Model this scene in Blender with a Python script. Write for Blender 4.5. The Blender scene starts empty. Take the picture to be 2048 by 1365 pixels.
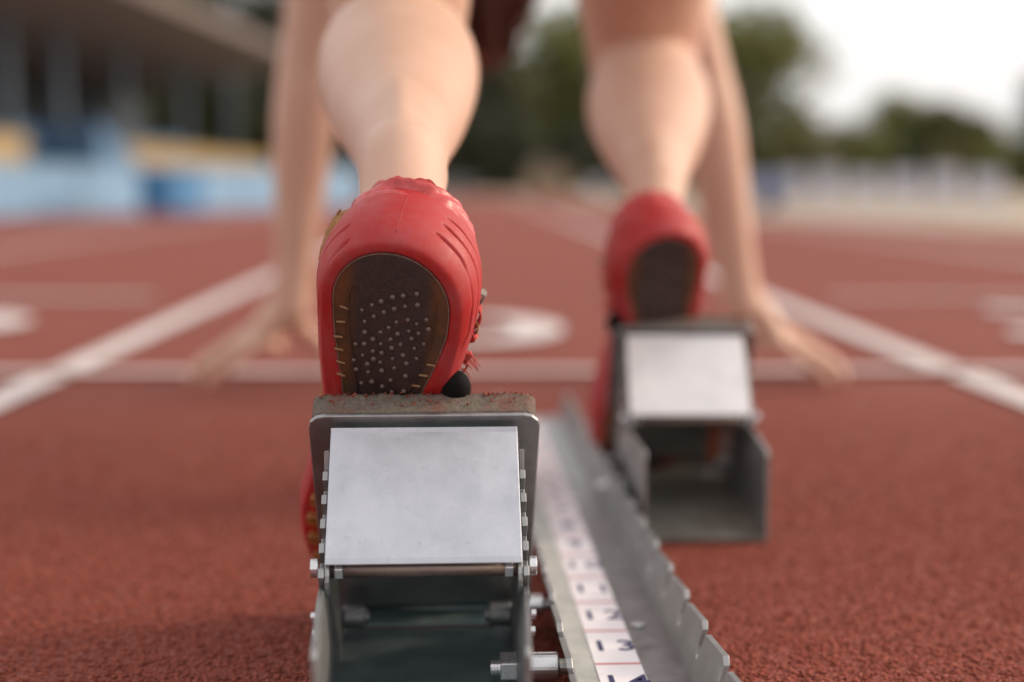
import bpy, bmesh, math, random
import numpy as np
from mathutils import Vector, Matrix, noise

random.seed(7); RNG = np.random.default_rng(11)
SC = bpy.context.scene
COL = SC.collection
R = math.radians

# ------------------------------------------------------------------ camera
cam = bpy.data.cameras.new('camera'); co = bpy.data.objects.new('camera', cam); COL.objects.link(co)
co.location = (0, 0, .257)
co.rotation_euler = (R(90 - 6.27), 0, R(-1.49))
cam.sensor_width = 36; cam.lens = 50; cam.clip_start = .02; cam.clip_end = 3000
cam.dof.use_dof = True; cam.dof.focus_distance = .70; cam.dof.aperture_fstop = 2.6
SC.camera = co

# ------------------------------------------------------------------ light
SUN_EL, SUN_AZ = R(24), R(82)            # azimuth clockwise from +Y (down the track)
w = bpy.data.worlds.new('World'); SC.world = w; w.use_nodes = True
nt = w.node_tree; nt.nodes.clear()
sky = nt.nodes.new('ShaderNodeTexSky'); sky.sky_type = 'NISHITA'; sky.sun_disc = False
sky.sun_elevation = SUN_EL; sky.sun_rotation = SUN_AZ; sky.air_density = 1.2; sky.dust_density = 6; sky.ozone_density = 1
hs = nt.nodes.new('ShaderNodeHueSaturation'); hs.inputs['Saturation'].default_value = .35
bg = nt.nodes.new('ShaderNodeBackground'); bg.inputs['Strength'].default_value = .15
wo = nt.nodes.new('ShaderNodeOutputWorld')
veil = nt.nodes.new('ShaderNodeMix'); veil.data_type = 'RGBA'; veil.inputs[0].default_value = .5      # thin even cloud over the whole sky
veil.inputs[7].default_value = (11.5, 11.1, 11.0, 1)
nt.links.new(sky.outputs[0], hs.inputs['Color']); nt.links.new(hs.outputs[0], veil.inputs[6]); nt.links.new(veil.outputs[2], bg.inputs[0]); nt.links.new(bg.outputs[0], wo.inputs[0])
sun = bpy.data.lights.new('sun', 'SUN'); sun.energy = 1.9; sun.angle = R(16); sun.color = (1, .76, .50)
so = bpy.data.objects.new('sun', sun); COL.objects.link(so)
sd = Vector((math.sin(SUN_AZ) * math.cos(SUN_EL), math.cos(SUN_AZ) * math.cos(SUN_EL), math.sin(SUN_EL)))
so.rotation_euler = sd.to_track_quat('Z', 'Y').to_euler(); so.location = sd * 30
SC.view_settings.view_transform = 'Standard'; SC.view_settings.look = 'None'
SC.view_settings.gamma = 1; SC.view_settings.use_curve_mapping = False
SC.view_settings.exposure = 0.06
SC.render.engine = 'CYCLES'
SC.cycles.max_bounces = 8

# ------------------------------------------------------------------ helpers
def tag(o, label=None, cat=None, group=None, kind=None):
    if label: o['label'] = label
    if cat: o['category'] = cat
    if group: o['group'] = group
    if kind: o['kind'] = kind
    return o

def empty(name, loc=(0, 0, 0), rz=0, **k):
    o = bpy.data.objects.new(name, None); COL.objects.link(o)
    o.location = loc; o.rotation_euler = (0, 0, rz); o.empty_display_size = .05
    return tag(o, **k)

def link(name, me, mat=None, parent=None, smooth=None):
    if isinstance(me, tuple):
        m = bpy.data.meshes.new(name); m.from_pydata([tuple(map(float, v)) for v in me[0]], [], [tuple(map(int, f)) for f in me[1]]); m.update(); me = m
    o = bpy.data.objects.new(name, me); COL.objects.link(o)
    if mat and not me.materials: me.materials.append(mat)
    if parent: o.parent = parent
    if smooth is not None:
        me.polygons.foreach_set('use_smooth', [bool(smooth)] * len(me.polygons)); me.update()
    return o

def bevel(o, w=.0008, seg=2, ang=40):
    b = o.modifiers.new('bevel', 'BEVEL'); b.width = w; b.segments = seg; b.limit_method = 'ANGLE'; b.angle_limit = R(ang)
    return o

class MB:
    def __init__(s): s.v = []; s.f = []
    def add(s, v, f):
        n = len(s.v); s.v += [tuple(p) for p in v]; s.f += [tuple(i + n for i in q) for q in f]; return s
    def box(s, lo, hi):
        (a, b, c), (d, e, f) = lo, hi
        return s.add([(a, b, c), (d, b, c), (d, e, c), (a, e, c), (a, b, f), (d, b, f), (d, e, f), (a, e, f)],
                     [(3, 2, 1, 0), (4, 5, 6, 7), (0, 1, 5, 4), (1, 2, 6, 5), (2, 3, 7, 6), (3, 0, 4, 7)])
    def prism(s, poly, axis, a, b):
        """extrude a 2D polygon along axis (0 = X: poly is (y, z); 1 = Y: (x, z); 2 = Z: (x, y))"""
        def P(p, t):
            if axis == 0: return (t, p[0], p[1])
            if axis == 1: return (p[0], t, p[1])
            return (p[0], p[1], t)
        n = len(poly)
        return s.add([P(p, a) for p in poly] + [P(p, b) for p in poly],
                     [tuple(range(n))[::-1], tuple(range(n, 2 * n))] + [(i, (i + 1) % n, n + (i + 1) % n, n + i) for i in range(n)])
    def cyl(s, p0, p1, r, n=20, r1=None, rot=0):
        p0, p1 = Vector(p0), Vector(p1); d = (p1 - p0).normalized(); u = d.orthogonal().normalized(); w_ = d.cross(u)
        r1 = r if r1 is None else r1
        v = []
        for p, q in ((p0, r), (p1, r1)):
            v += [p + (u * math.cos(a) + w_ * math.sin(a)) * q for a in [2 * math.pi * i / n + rot for i in range(n)]]
        return s.add(v, [tuple(range(n))[::-1], tuple(range(n, 2 * n))] + [(i, (i + 1) % n, n + (i + 1) % n, n + i) for i in range(n)])
    def tube(s, pts, r, n=8):
        pts = [Vector(p) for p in pts]; v = []; f = []; u = None
        for i, p in enumerate(pts):
            t = (pts[min(i + 1, len(pts) - 1)] - pts[max(i - 1, 0)]).normalized()
            u = t.orthogonal().normalized() if u is None else (u - t * u.dot(t)).normalized()
            w_ = t.cross(u); rr = r[i] if hasattr(r, '__len__') else r
            v += [p + (u * math.cos(a) + w_ * math.sin(a)) * rr for a in [2 * math.pi * k / n for k in range(n)]]
        for i in range(len(pts) - 1):
            f += [(i * n + k, i * n + (k + 1) % n, (i + 1) * n + (k + 1) % n, (i + 1) * n + k) for k in range(n)]
        m = (len(pts) - 1) * n
        f += [tuple(range(n))[::-1], tuple(range(m, m + n))]
        return s.add(v, f)
    def build(s, name, mat, parent=None, smooth=None, bev=None):
        o = link(name, (s.v, s.f), mat, parent, smooth)
        bm = bmesh.new(); bm.from_mesh(o.data); bmesh.ops.recalc_face_normals(bm, faces=bm.faces); bm.to_mesh(o.data); bm.free()
        if bev: bevel(o, bev)
        return o

def catmull(P, m):
    P = np.asarray(P, float); n = len(P); out = []
    for i in range(n - 1):
        a, b, c, d = P[max(i - 1, 0)], P[i], P[i + 1], P[min(i + 2, n - 1)]
        for t in np.arange(m) / m:
            out.append(.5 * ((2 * b) + (c - a) * t + (2 * a - 5 * b + 4 * c - d) * t * t + (3 * b - a - 3 * c + d) * t ** 3))
    out.append(P[-1]); return np.array(out)

def loft(rows, side=(1, 0, 0), m=5, n=28):
    """rows: x, y, z, half-side, half-depth; closed tube with rounded ends"""
    A = catmull(rows, m); C, ra, rb = A[:, :3], np.maximum(A[:, 3], .001), np.maximum(A[:, 4], .001)
    T = np.gradient(C, axis=0); T /= np.linalg.norm(T, axis=1)[:, None]
    ext = []
    for i, sg in ((0, -1), (-1, 1)):
        q = [(C[i] + T[i] * sg * .9 * min(ra[i], rb[i]) * math.sin(a), ra[i] * math.cos(a), rb[i] * math.cos(a), T[i]) for a in (R(30), R(60), R(84))]
        ext.append(q)
    rings = [e for e in ext[0][::-1]] + [(C[i], ra[i], rb[i], T[i]) for i in range(len(C))] + ext[1]
    V = []; ang = np.arange(n) / n * 2 * math.pi
    for c, a, b, t in rings:
        s = np.array(side, float); s -= t * (s @ t); s /= np.linalg.norm(s); d = np.cross(t, s)
        V += [c + s * a * math.cos(k) + d * b * math.sin(k) for k in ang]
    F = []
    for i in range(len(rings) - 1):
        F += [(i * n + k, i * n + (k + 1) % n, (i + 1) * n + (k + 1) % n, (i + 1) * n + k) for k in range(n)]
    l = (len(rings) - 1) * n
    F += [tuple(range(n))[::-1], tuple(range(l, l + n))]
    return V, F

def ellipsoid(c, r, axes=None, nu=24, nv=14):
    ax = np.eye(3) if axes is None else np.array(axes, float)
    V = [np.array(c) + ax[2] * r[2]]; F = []
    for i in range(1, nv):
        th = math.pi * i / nv
        for k in range(nu):
            ph = 2 * math.pi * k / nu
            V.append(np.array(c) + ax[0] * r[0] * math.sin(th) * math.cos(ph) + ax[1] * r[1] * math.sin(th) * math.sin(ph) + ax[2] * r[2] * math.cos(th))
    V.append(np.array(c) - ax[2] * r[2]); L = len(V) - 1
    F += [(0, 1 + k, 1 + (k + 1) % nu) for k in range(nu)]
    for i in range(nv - 2):
        a = 1 + i * nu; b = a + nu
        F += [(a + k, b + k, b + (k + 1) % nu, a + (k + 1) % nu) for k in range(nu)]
    a = 1 + (nv - 2) * nu
    F += [(a + k, L, a + (k + 1) % nu) for k in range(nu)]
    return V, F

def remesh(name, parts, voxel, mat, parent, iters=6, offset=(0, 0, 0)):
    mb = MB()
    for v, f in parts: mb.add([np.array(p) + np.array(offset) for p in v], f)
    o = mb.build(name, None)
    md = o.modifiers.new('r', 'REMESH'); md.mode = 'VOXEL'; md.voxel_size = voxel
    s = o.modifiers.new('s', 'SMOOTH'); s.factor = .5; s.iterations = iters
    dg = bpy.context.evaluated_depsgraph_get(); me = bpy.data.meshes.new_from_object(o.evaluated_get(dg)); me.name = name
    bpy.data.objects.remove(o)
    me.materials.clear(); me.materials.append(mat)
    return link(name, me, mat, parent, True)

# ------------------------------------------------------------------ materials
class NT:
    def __init__(s, name):
        s.m = bpy.data.materials.new(name); s.m.use_nodes = True; s.t = s.m.node_tree; s.b = s.t.nodes['Principled BSDF']
    def n(s, typ, **k):
        nd = s.t.nodes.new(typ)
        for a, v in k.items():
            if a.startswith('_'): setattr(nd, a[1:], v)
            else: nd.inputs[a].default_value = v
        return nd
    def l(s, a, b): s.t.links.new(a, b)
    def coord(s): return s.n('ShaderNodeTexCoord').outputs['Object']
    def noise(s, co, scale, detail=4, rough=.55, vec=None):
        n = s.n('ShaderNodeTexNoise', Scale=scale, Detail=detail, Roughness=rough); s.l(co, n.inputs['Vector']); return n.outputs['Fac']
    def ramp(s, fac, stops):
        r = s.n('ShaderNodeValToRGB'); s.l(fac, r.inputs[0]); e = r.color_ramp.elements
        while len(e) < len(stops): e.new(.5)
        for el, (p, c) in zip(e, stops):
            el.position = p; el.color = (*c, 1) if hasattr(c, '__len__') else (c, c, c, 1)
        return r.outputs[0]
    def mix(s, fac, a, b, mode='MIX'):
        m = s.n('ShaderNodeMix', _data_type='RGBA', _blend_type=mode)
        for i, v in ((0, fac), (6, a), (7, b)):
            if hasattr(v, 'links') or hasattr(v, 'is_linked'): s.l(v, m.inputs[i])
            elif i == 0: m.inputs[0].default_value = v
            else: m.inputs[i].default_value = (*v, 1)
        return m.outputs[2]
    def bump(s, h, strength, dist):
        b = s.n('ShaderNodeBump', Strength=strength, Distance=dist); s.l(h, b.inputs['Height']); s.l(b.outputs[0], s.b.inputs['Normal']); return b
    def set(s, **k):
        for a, v in k.items():
            i = s.b.inputs[a.replace('_', ' ')]
            if hasattr(v, 'is_linked'): s.l(v, i)
            elif isinstance(v, tuple): i.default_value = (*v, 1) if len(v) == 3 else v
            else: i.default_value = v
        return s

def plain(name, col, rough=.6, var=.15, scale=8, metal=0, bump=0, bd=.001, spec=.5):
    t = NT(name); c = t.coord(); f = t.noise(c, scale)
    lo = tuple(x * (1 - var) for x in col); hi = tuple(min(1, x * (1 + var)) for x in col)
    t.set(Base_Color=t.ramp(f, [(.3, lo), (.7, hi)]), Roughness=rough, Metallic=metal)
    t.b.inputs['Specular IOR Level'].default_value = spec
    if bump: t.bump(t.noise(c, scale * 6), bump, bd)
    return t.m

def mat_track():
    t = NT('track_rubber'); c = t.coord()
    v = t.n('ShaderNodeTexVoronoi', Scale=340, Randomness=1.0); t.l(c, v.inputs['Vector'])
    v2 = t.n('ShaderNodeTexVoronoi', Scale=760); t.l(c, v2.inputs['Vector'])
    n1 = t.noise(c, 120, 3); n2 = t.noise(c, 1.3, 5); n3 = t.noise(c, 260, 2)
    base = t.mix(t.ramp(n2, [(.35, 0), (.65, 1)]), (.245, .056, .034), (.285, .068, .042))
    cell = t.n('ShaderNodeSeparateColor'); t.l(v.outputs['Color'], cell.inputs[0])
    base = t.mix(t.ramp(cell.outputs[0], [(.0, .0), (1, .55)]), base, (.15, .032, .024))
    base = t.mix(t.ramp(cell.outputs[1], [(.90, 0), (.97, .5)]), base, (.36, .13, .10))
    h = t.n('ShaderNodeMath', _operation='MULTIPLY_ADD'); t.l(v.outputs['Distance'], h.inputs[0]); h.inputs[1].default_value = -1.1; t.l(n1, h.inputs[2])
    h2 = t.n('ShaderNodeMath', _operation='MULTIPLY_ADD'); t.l(v2.outputs['Distance'], h2.inputs[0]); h2.inputs[1].default_value = -.35; t.l(h.outputs[0], h2.inputs[2])
    t.bump(h2.outputs[0], 1.0, .0022)
    t.set(Base_Color=base, Roughness=.82); t.b.inputs['Specular IOR Level'].default_value = .3
    return t.m

def mat_line():
    t = NT('lane_paint'); c = t.coord()
    v = t.n('ShaderNodeTexVoronoi', Scale=340); t.l(c, v.inputs['Vector'])
    wear = t.ramp(t.noise(c, 45, 6, .7), [(.52, 0), (.66, 1)])
    t.set(Base_Color=t.mix(wear, (.68, .62, .60), (.40, .2, .17)), Roughness=.7)
    t.bump(v.outputs['Distance'], .8, -.0015)
    return t.m

def mat_zinc(name, lo=.40, hi=.56, rough=.42, dirt=.25, tint=(1, 1.0, 1.02), metal=.9):
    t = NT(name); c = t.coord()
    v = t.n('ShaderNodeTexVoronoi', Scale=95); t.l(c, v.inputs['Vector'])
    cs = t.n('ShaderNodeSeparateColor'); t.l(v.outputs['Color'], cs.inputs[0])
    n = t.noise(c, 55, 7, .65); n2 = t.noise(c, 260, 5, .7); n3 = t.noise(c, 700, 3, .7)
    f = t.n('ShaderNodeMath', _operation='MULTIPLY_ADD'); t.l(cs.outputs[0], f.inputs[0]); f.inputs[1].default_value = .10; t.l(n, f.inputs[2])
    col = t.ramp(f.outputs[0], [(.3, tuple(lo * x for x in tint)), (.75, tuple(hi * x for x in tint))])
    sp = t.ramp(n2, [(.62, 0), (.74, 1)])
    m = t.n('ShaderNodeMath', _operation='MULTIPLY'); t.l(sp, m.inputs[0]); m.inputs[1].default_value = dirt
    col = t.mix(m.outputs[0], col, (.17, .13, .10))
    mp = t.n('ShaderNodeMapping'); mp.inputs['Scale'].default_value = (1, 14, 14); mp.inputs['Rotation'].default_value = (.2, .3, .9); t.l(c, mp.inputs['Vector'])
    sc1 = t.ramp(t.noise(mp.outputs[0], 130, 3, .6), [(.66, 0), (.70, .30)])
    mp2 = t.n('ShaderNodeMapping'); mp2.inputs['Scale'].default_value = (16, 1, 2); mp2.inputs['Rotation'].default_value = (.1, .2, -.35); t.l(c, mp2.inputs['Vector'])
    sc2 = t.ramp(t.noise(mp2.outputs[0], 110, 3, .6), [(.68, 0), (.72, .25)])
    col = t.mix(sc1, col, tuple(min(1, hi * 1.25 * x) for x in tint)); col = t.mix(sc2, col, tuple(lo * .55 * x for x in tint))
    blot = t.ramp(t.noise(c, 17, 6, .7), [(.56, 0), (.72, .32)]); col = t.mix(blot, col, tuple(lo * .8 * x for x in tint))
    rg = t.ramp(n, [(.3, rough - .09), (.7, rough + .12)])
    t.set(Base_Color=col, Roughness=rg, Metallic=metal)
    hb = t.n('ShaderNodeMath', _operation='MULTIPLY_ADD'); t.l(n3, hb.inputs[0]); hb.inputs[1].default_value = .35; t.l(n2, hb.inputs[2])
    t.bump(hb.outputs[0], .22, .0006)
    return t.m

def mat_felt():
    t = NT('worn_pad'); c = t.coord()
    n = t.noise(c, 500, 6, .8); n2 = t.noise(c, 60, 5, .7); n3 = t.noise(c, 1500, 2, .7)
    col = t.mix(t.ramp(n, [(.3, 0), (.7, 1)]), (.095, .078, .062), (.27, .225, .18))
    geo = t.n('ShaderNodeNewGeometry'); s = t.n('ShaderNodeSeparateXYZ'); t.l(c, s.inputs[0])
    red = t.ramp(n2, [(.54, 0), (.66, .45)])
    col = t.mix(red, col, (.24, .062, .045))
    t.set(Base_Color=col, Roughness=.95); t.bump(n3, .9, .0015)
    return t.m

def mat_red():
    t = NT('red_rubber'); c = t.coord()
    n = t.noise(c, 28, 6, .65); n2 = t.noise(c, 220, 6, .75); n3 = t.noise(c, 1100, 2)
    col = t.mix(t.ramp(n, [(.35, 0), (.7, 1)]), (.36, .010, .009), (.42, .018, .016))
    col = t.mix(t.ramp(n2, [(.55, 0), (.8, .22)]), col, (.34, .075, .075))
    n5 = t.noise(c, 34, 6, .75)
    col = t.mix(t.ramp(n5, [(.42, 0), (.68, .6)]), col, (.36, .075, .085))
    st = t.n('ShaderNodeMapping'); st.inputs['Scale'].default_value = (9, 1.2, 2); t.l(c, st.inputs['Vector'])
    n4 = t.noise(st.outputs[0], 70, 5, .7)
    col = t.mix(t.ramp(n4, [(.6, 0), (.75, .22)]), col, (.18, .02, .025))
    t.set(Base_Color=col, Roughness=t.ramp(n2, [(.3, .46), (.75, .68)]))
    t.b.inputs['Specular IOR Level'].default_value = .5
    hb = t.n('ShaderNodeMath', _operation='MULTIPLY_ADD'); t.l(n3, hb.inputs[0]); hb.inputs[1].default_value = .25; t.l(n2, hb.inputs[2])
    t.bump(hb.outputs[0], .12, .0006)
    return t.m

def mat_gum():
    t = NT('gum_sole'); c = t.coord()
    n = t.noise(c, 900, 5, .8); n2 = t.noise(c, 60, 5, .6)
    s = t.n('ShaderNodeSeparateXYZ'); t.l(c, s.inputs[0])
    ab = t.n('ShaderNodeMath', _operation='ABSOLUTE'); t.l(s.outputs[0], ab.inputs[0])
    jit = t.n('ShaderNodeMath', _operation='MULTIPLY_ADD'); t.l(n2, jit.inputs[0]); jit.inputs[1].default_value = .006; t.l(ab.outputs[0], jit.inputs[2])
    edge = t.ramp(jit.outputs[0], [(.0215, 0), (.0245, 1)])
    col = t.mix(t.ramp(n, [(.3, 0), (.72, 1)]), (.008, .0045, .0035), (.080, .047, .042))
    col = t.mix(edge, col, t.mix(t.ramp(n2, [(.4, 0), (.6, 1)]), (.16, .055, .012), (.09, .04, .015)))
    dust = t.ramp(t.noise(c, 130, 6, .75), [(.50, 0), (.72, .45)]); col = t.mix(dust, col, (.12, .045, .032))
    t.set(Base_Color=col, Roughness=t.ramp(n2, [(.35, .42), (.65, .75)])); t.bump(n, .7, .0008)
    return t.m

def mat_skin():
    t = NT('skin'); c = t.coord()
    n = t.noise(c, 26, 5, .6); n2 = t.noise(c, 7, 3); n3 = t.noise(c, 420, 4, .7)
    col = t.mix(t.ramp(n, [(.35, 0), (.7, 1)]), (.555, .345, .252), (.61, .40, .302))
    col = t.mix(t.ramp(n2, [(.42, 0), (.65, .4)]), col, (.55, .30, .222))
    t.set(Base_Color=col, Roughness=.5)
    t.b.inputs['Subsurface Weight'].default_value = .25
    t.b.inputs['Subsurface Radius'].default_value = (1, .35, .2); t.b.inputs['Subsurface Scale'].default_value = .008
    t.b.inputs['Specular IOR Level'].default_value = .4
    t.bump(n3, .18, .0008)
    return t.m

def mat_leaf(name, a, b):
    t = NT(name); g = t.n('ShaderNodeNewGeometry')
    t.set(Base_Color=t.ramp(g.outputs['Random Per Island'], [(.0, a), (1, b)]), Roughness=.55)
    t.b.inputs['Specular IOR Level'].default_value = .3
    return t.m

M = dict(
    line_worn=plain('worn_line_paint', (.60, .49, .46), .8, .25, 60, bump=.5),
    track=mat_track(), line=mat_line(),
    zinc=mat_zinc('galvanised_steel', .27, .39, .44, .35, (1, 1.0, 1.0)), cover=mat_zinc('bright_galvanised_sheet', .47, .60, .46, .35, (.955, .985, 1.07), .75),
    inner=mat_zinc('dull_galvanised_steel', .26, .38, .48, .35, (.80, 1.05, 1.10), .7),
    inner_warm=mat_zinc('warm_grey_galvanised_steel', .20, .30, .5, .5, (1.08, 1.0, .88), .7), cover_pale=mat_zinc('pale_galvanised_sheet', .68, .82, .5, .3, (1.02, .99, .99), .7),  # far pedal: warmer, darker box steel and a paler cover sheet
    bolt=mat_zinc('bolt_steel', .6, .75, .28, .15),
    orange_reflection=plain('orange_reflection_paint', (.30, .075, .03), .7, .4, 60, bump=.4),  # orange of the reflection painted inside the far pedal's box
    rod=mat_zinc('red_reflection_rod', .14, .24, .45, .6, (1.1, .85, .75)), strip=plain('pale_grey_paint', (.50, .50, .46), .45, .18, 60, bump=.2), felt=mat_felt(), red=mat_red(), gum=mat_gum(), skin=mat_skin(),  # rod: brown tint paints in a reflection of the red track
    bead=plain('sole_bead', (.20, .13, .10), .6, .4, 300), nub=plain('gum_nub', (.125, .085, .07), .45, .25, 300),
    amber=plain('amber_rubber', (.27, .155, .08), .4, .3, 200),
    black=plain('black_plastic', (.006, .005, .005), .8, .3, 80, spec=.15),
    mesh=plain('tan_mesh', (.78, .31, .10), .8, .6, 900, bump=1, bd=.002),
    grey=plain('grey_fabric', (.24, .21, .19), .85, .4, 500, bump=.6),
    redfab=plain('red_fabric', (.55, .06, .05), .8, .3, 500, bump=.6),
    tape=plain('white_tape', (.90, .85, .87), .9, .04, 40, spec=.1), ink=plain('navy_ink', (.035, .035, .12), .5, .1, 60),
    redink=plain('red_ink', (.6, .07, .05), .5, .1, 60),
    hair=plain('auburn_hair', (.075, .018, .010), .5, .4, 120, bump=.6, bd=.003),
    cloth=plain('dark_sports_cloth', (.05, .012, .012), .85, .2, 200), eye=plain('eye', (.7, .68, .66), .2, .02),
    ground=plain('dry_ground', (.34, .27, .205), .95, .22, .6),
    lblue=plain('light_blue_paint', (.175, .31, .46), .5, .07, 2), dblue=plain('blue_paint', (.035, .17, .36), .45, .15, 3),
    cblue=plain('pale_blue_column', (.13, .17, .22), .6, .1, 2),
    yellow=plain('yellow_plastic', (.38, .26, .11), .5, .15, 3), seatb=plain('blue_plastic', (.08, .165, .29), .5, .15, 3),
    conc=plain('concrete', (.17, .165, .165), .9, .12, 1.5), roof=plain('brown_concrete', (.17, .135, .122), .9, .12, .8),
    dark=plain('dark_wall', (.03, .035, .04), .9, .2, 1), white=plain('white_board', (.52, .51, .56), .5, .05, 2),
    tan=plain('tan_render', (.34, .26, .17), .9, .1, 2), bark=plain('bark', (.06, .045, .03), .95, .3, 6, bump=.6, bd=.02),
    leaf=[mat_leaf('leaf_green', (.07, .08, .016), (.19, .19, .045)),
          mat_leaf('leaf_olive', (.075, .078, .024), (.19, .17, .06)),
          mat_leaf('leaf_dark', (.012, .016, .006), (.040, .042, .012)),
          mat_leaf('leaf_pale', (.10, .105, .05), (.20, .195, .11))],
)

# ------------------------------------------------------------------ setting
def sheet(name, poly, z, mat, label=None, kind='structure'):
    return tag(link(name, ([(x, y, z) for x, y in poly], [tuple(range(len(poly)))]), mat), label, None, None, kind)

sheet('ground', [(-300, -30), (300, -30), (300, 420), (-300, 420)], -.012, M['ground'], 'pale dry ground around the track')
# running track: right edge bends slightly to the left, as the photo shows
TE = [(4.6, -3), (3.9, 3.5), (2.99, 7.68), (2.3, 10.96), (1.95, 15), (1.75, 22), (1.5, 29)]
sheet('running_track', [(-8, -3)] + TE + [(-2.2, 29), (-3.6, 24), (-8, 14)], 0, M['track'], 'red granulated rubber running track with white lane lines')
CRUMBS = []
def granules():
    g = np.random.default_rng(5); n = 70000
    Y = g.uniform(.50, 1.75, n * 2); X = g.uniform(-1, 1, n * 2) * (.40 * Y + .16)
    k = g.random(n * 2) < np.clip((1.75 - Y) / .75, 0, 1) * np.clip((.40 * Y + .16 - np.abs(X)) / .12, 0, 1); X, Y = X[k], Y[k]; n = len(X)
    C_ = np.array(CRUMBS); X = np.concatenate([X, C_[:, 0]]); Y = np.concatenate([Y, C_[:, 1]]); Z = np.concatenate([g.uniform(-.0006, .0006, n), C_[:, 2]]); n = len(X)
    bm = bmesh.new(); bmesh.ops.create_icosphere(bm, subdivisions=1, radius=1); bv = np.array([v.co[:] for v in bm.verts]); bf = np.array([[v.index for v in f.verts] for f in bm.faces]); bm.free()
    S = g.uniform(.0008, .0018, (n, 1, 1)) * g.uniform(.65, 1.25, (n, 1, 3)); S[:, :, 2] *= .75
    S[-len(C_):] *= .5
    V = bv[None] * (1 + g.uniform(-.22, .22, (n, len(bv), 1))) * S
    V += np.stack([X, Y, Z], 1)[:, None, :]
    F = bf[None] + (np.arange(n) * len(bv))[:, None, None]
    me = bpy.data.meshes.new('rubber_granules'); V = V.reshape(-1, 3); F = F.reshape(-1, 3)
    me.vertices.add(len(V)); me.vertices.foreach_set('co', V.ravel()); me.loops.add(F.size); me.loops.foreach_set('vertex_index', F.ravel().astype(np.int32))
    me.polygons.add(len(F)); me.polygons.foreach_set('loop_start', np.arange(0, F.size, 3, dtype=np.int32)); me.polygons.foreach_set('loop_total', np.full(len(F), 3, np.int32))
    me.update(calc_edges=True); me.polygons.foreach_set('use_smooth', np.ones(len(F), bool))
    t = NT('rubber_granule'); ge = t.n('ShaderNodeNewGeometry')
    t.set(Base_Color=t.ramp(ge.outputs['Random Per Island'], [(0, (.14, .032, .020)), (.5, (.25, .060, .039)), (.93, (.31, .08, .052)), (1, (.34, .12, .09))]), Roughness=.85); t.b.inputs['Specular IOR Level'].default_value = .25
    tag(link('rubber_granules', me, t.m), 'red rubber granules of the track surface around the near pedal', None, None, 'stuff')
LX = [-.565 - 1.22 * k for k in (4, 3, 2, 1)] + [-.565, .657, 1.877]
for x in LX:
    y1 = 28 if x > -1 else 13.0
    if x > 1: y1 = 13
    sheet('lane_line', [(x - .025, -2), (x + .025, -2), (x + .025, y1), (x - .025, y1)], .004, M['line'])
sheet('edge_line', [(a - .05, b) for a, b in TE[1:6]] + [(a - .11, b) for a, b in TE[1:6]][::-1], .004, M['line'])
sheet('start_line', [(-4.6, 1.915), (3.4, 1.870), (3.4, 1.908), (-4.6, 1.958)], .008, M['line_worn'], 'white start line across the lanes')
sheet('transverse_line', [(-4.6, 3.18), (-.72, 3.18), (-.72, 3.23), (-4.6, 3.23)], .008, M['line'])
sheet('transverse_line', [(.80, 3.15), (3.2, 3.13), (3.2, 3.17), (.80, 3.19)], .008, M['line'])

def arcpts(cx, cy, rx, ry, a0, a1, n=16):
    return [(cx + rx * math.cos(R(a0 + (a1 - a0) * i / n)), cy + ry * math.sin(R(a0 + (a1 - a0) * i / n))) for i in range(n + 1)]
def stroke(path, wd):
    P = [Vector(p) for p in path]; l = []; r = []
    for i, p in enumerate(P):
        t = (P[min(i + 1, len(P) - 1)] - P[max(i - 1, 0)]).normalized(); n = Vector((-t.y, t.x)) * wd / 2
        l.append(p + n); r.append(p - n)
    n = len(P)
    return [(*p, .006) for p in l + r], [(n + i, n + i + 1, i + 1, i) for i in range(n - 1)]
def lane_mark(paths, wd=.075):
    mb = MB()
    for p in paths: mb.add(*stroke(p, wd))
    return tag(mb.build('lane_mark', M['line']), 'white painted lane numeral seen at a grazing angle', None, None, 'structure')
lane_mark([arcpts(.00, 2.50, .115, .20, -150, 90)], .085)          # rounded stroke in the runner's lane
lane_mark([[(.92, 2.42), (1.30, 2.30)], [(1.04, 2.86), (1.34, 2.80)]], .10)
lane_mark([arcpts(-1.02, 2.62, .15, .16, -90, 90), [(-1.3, 2.78), (-1.0, 2.78)]], .10)

# ------------------------------------------------------------------ far things: walls, stand, boards, trees
def wall_run(A, B, h, name, n, mat, label, cat, th=.08):
    A, B = Vector(A), Vector(B); d = B - A; L = d.length; ang = math.atan2(d.y, d.x)
    root = empty(name, (A.x, A.y, 0), ang, label=label, cat=cat)
    for i in range(n):
        MB().box((L * i / n + .012, 0, .0), (L * (i + 1) / n - .012, th, h)).build('panel', mat, root, bev=.01)
    MB().box((0, -.02, h), (L, th + .02, h + .025)).build('top_rail', M['lblue'], root, bev=.006)
    return root
wall_run((-4.9, 9.0), (-1.35, 16.85), .41, 'low_barrier', 7, M['lblue'], 'low light blue barrier along the left edge of the track, in front of the stand', 'barrier')

bx = empty('equipment_box', (-2.56, 12.15, 0), R(60), label='small saturated blue box standing against the light blue barrier', cat='box')
MB().box((-.21, -.17, .03), (.21, .17, .34)).build('box_body', M['dblue'], bx, bev=.015)
MB().box((-.225, -.185, .34), (.225, .185, .39)).build('lid', M['dblue'], bx, bev=.01)
for a in (-.16, .16):
    for b in (-.12, .12): MB().cyl((a, b, 0), (a, b, .03), .02, 10).build('foot', M['black'], bx)

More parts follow.
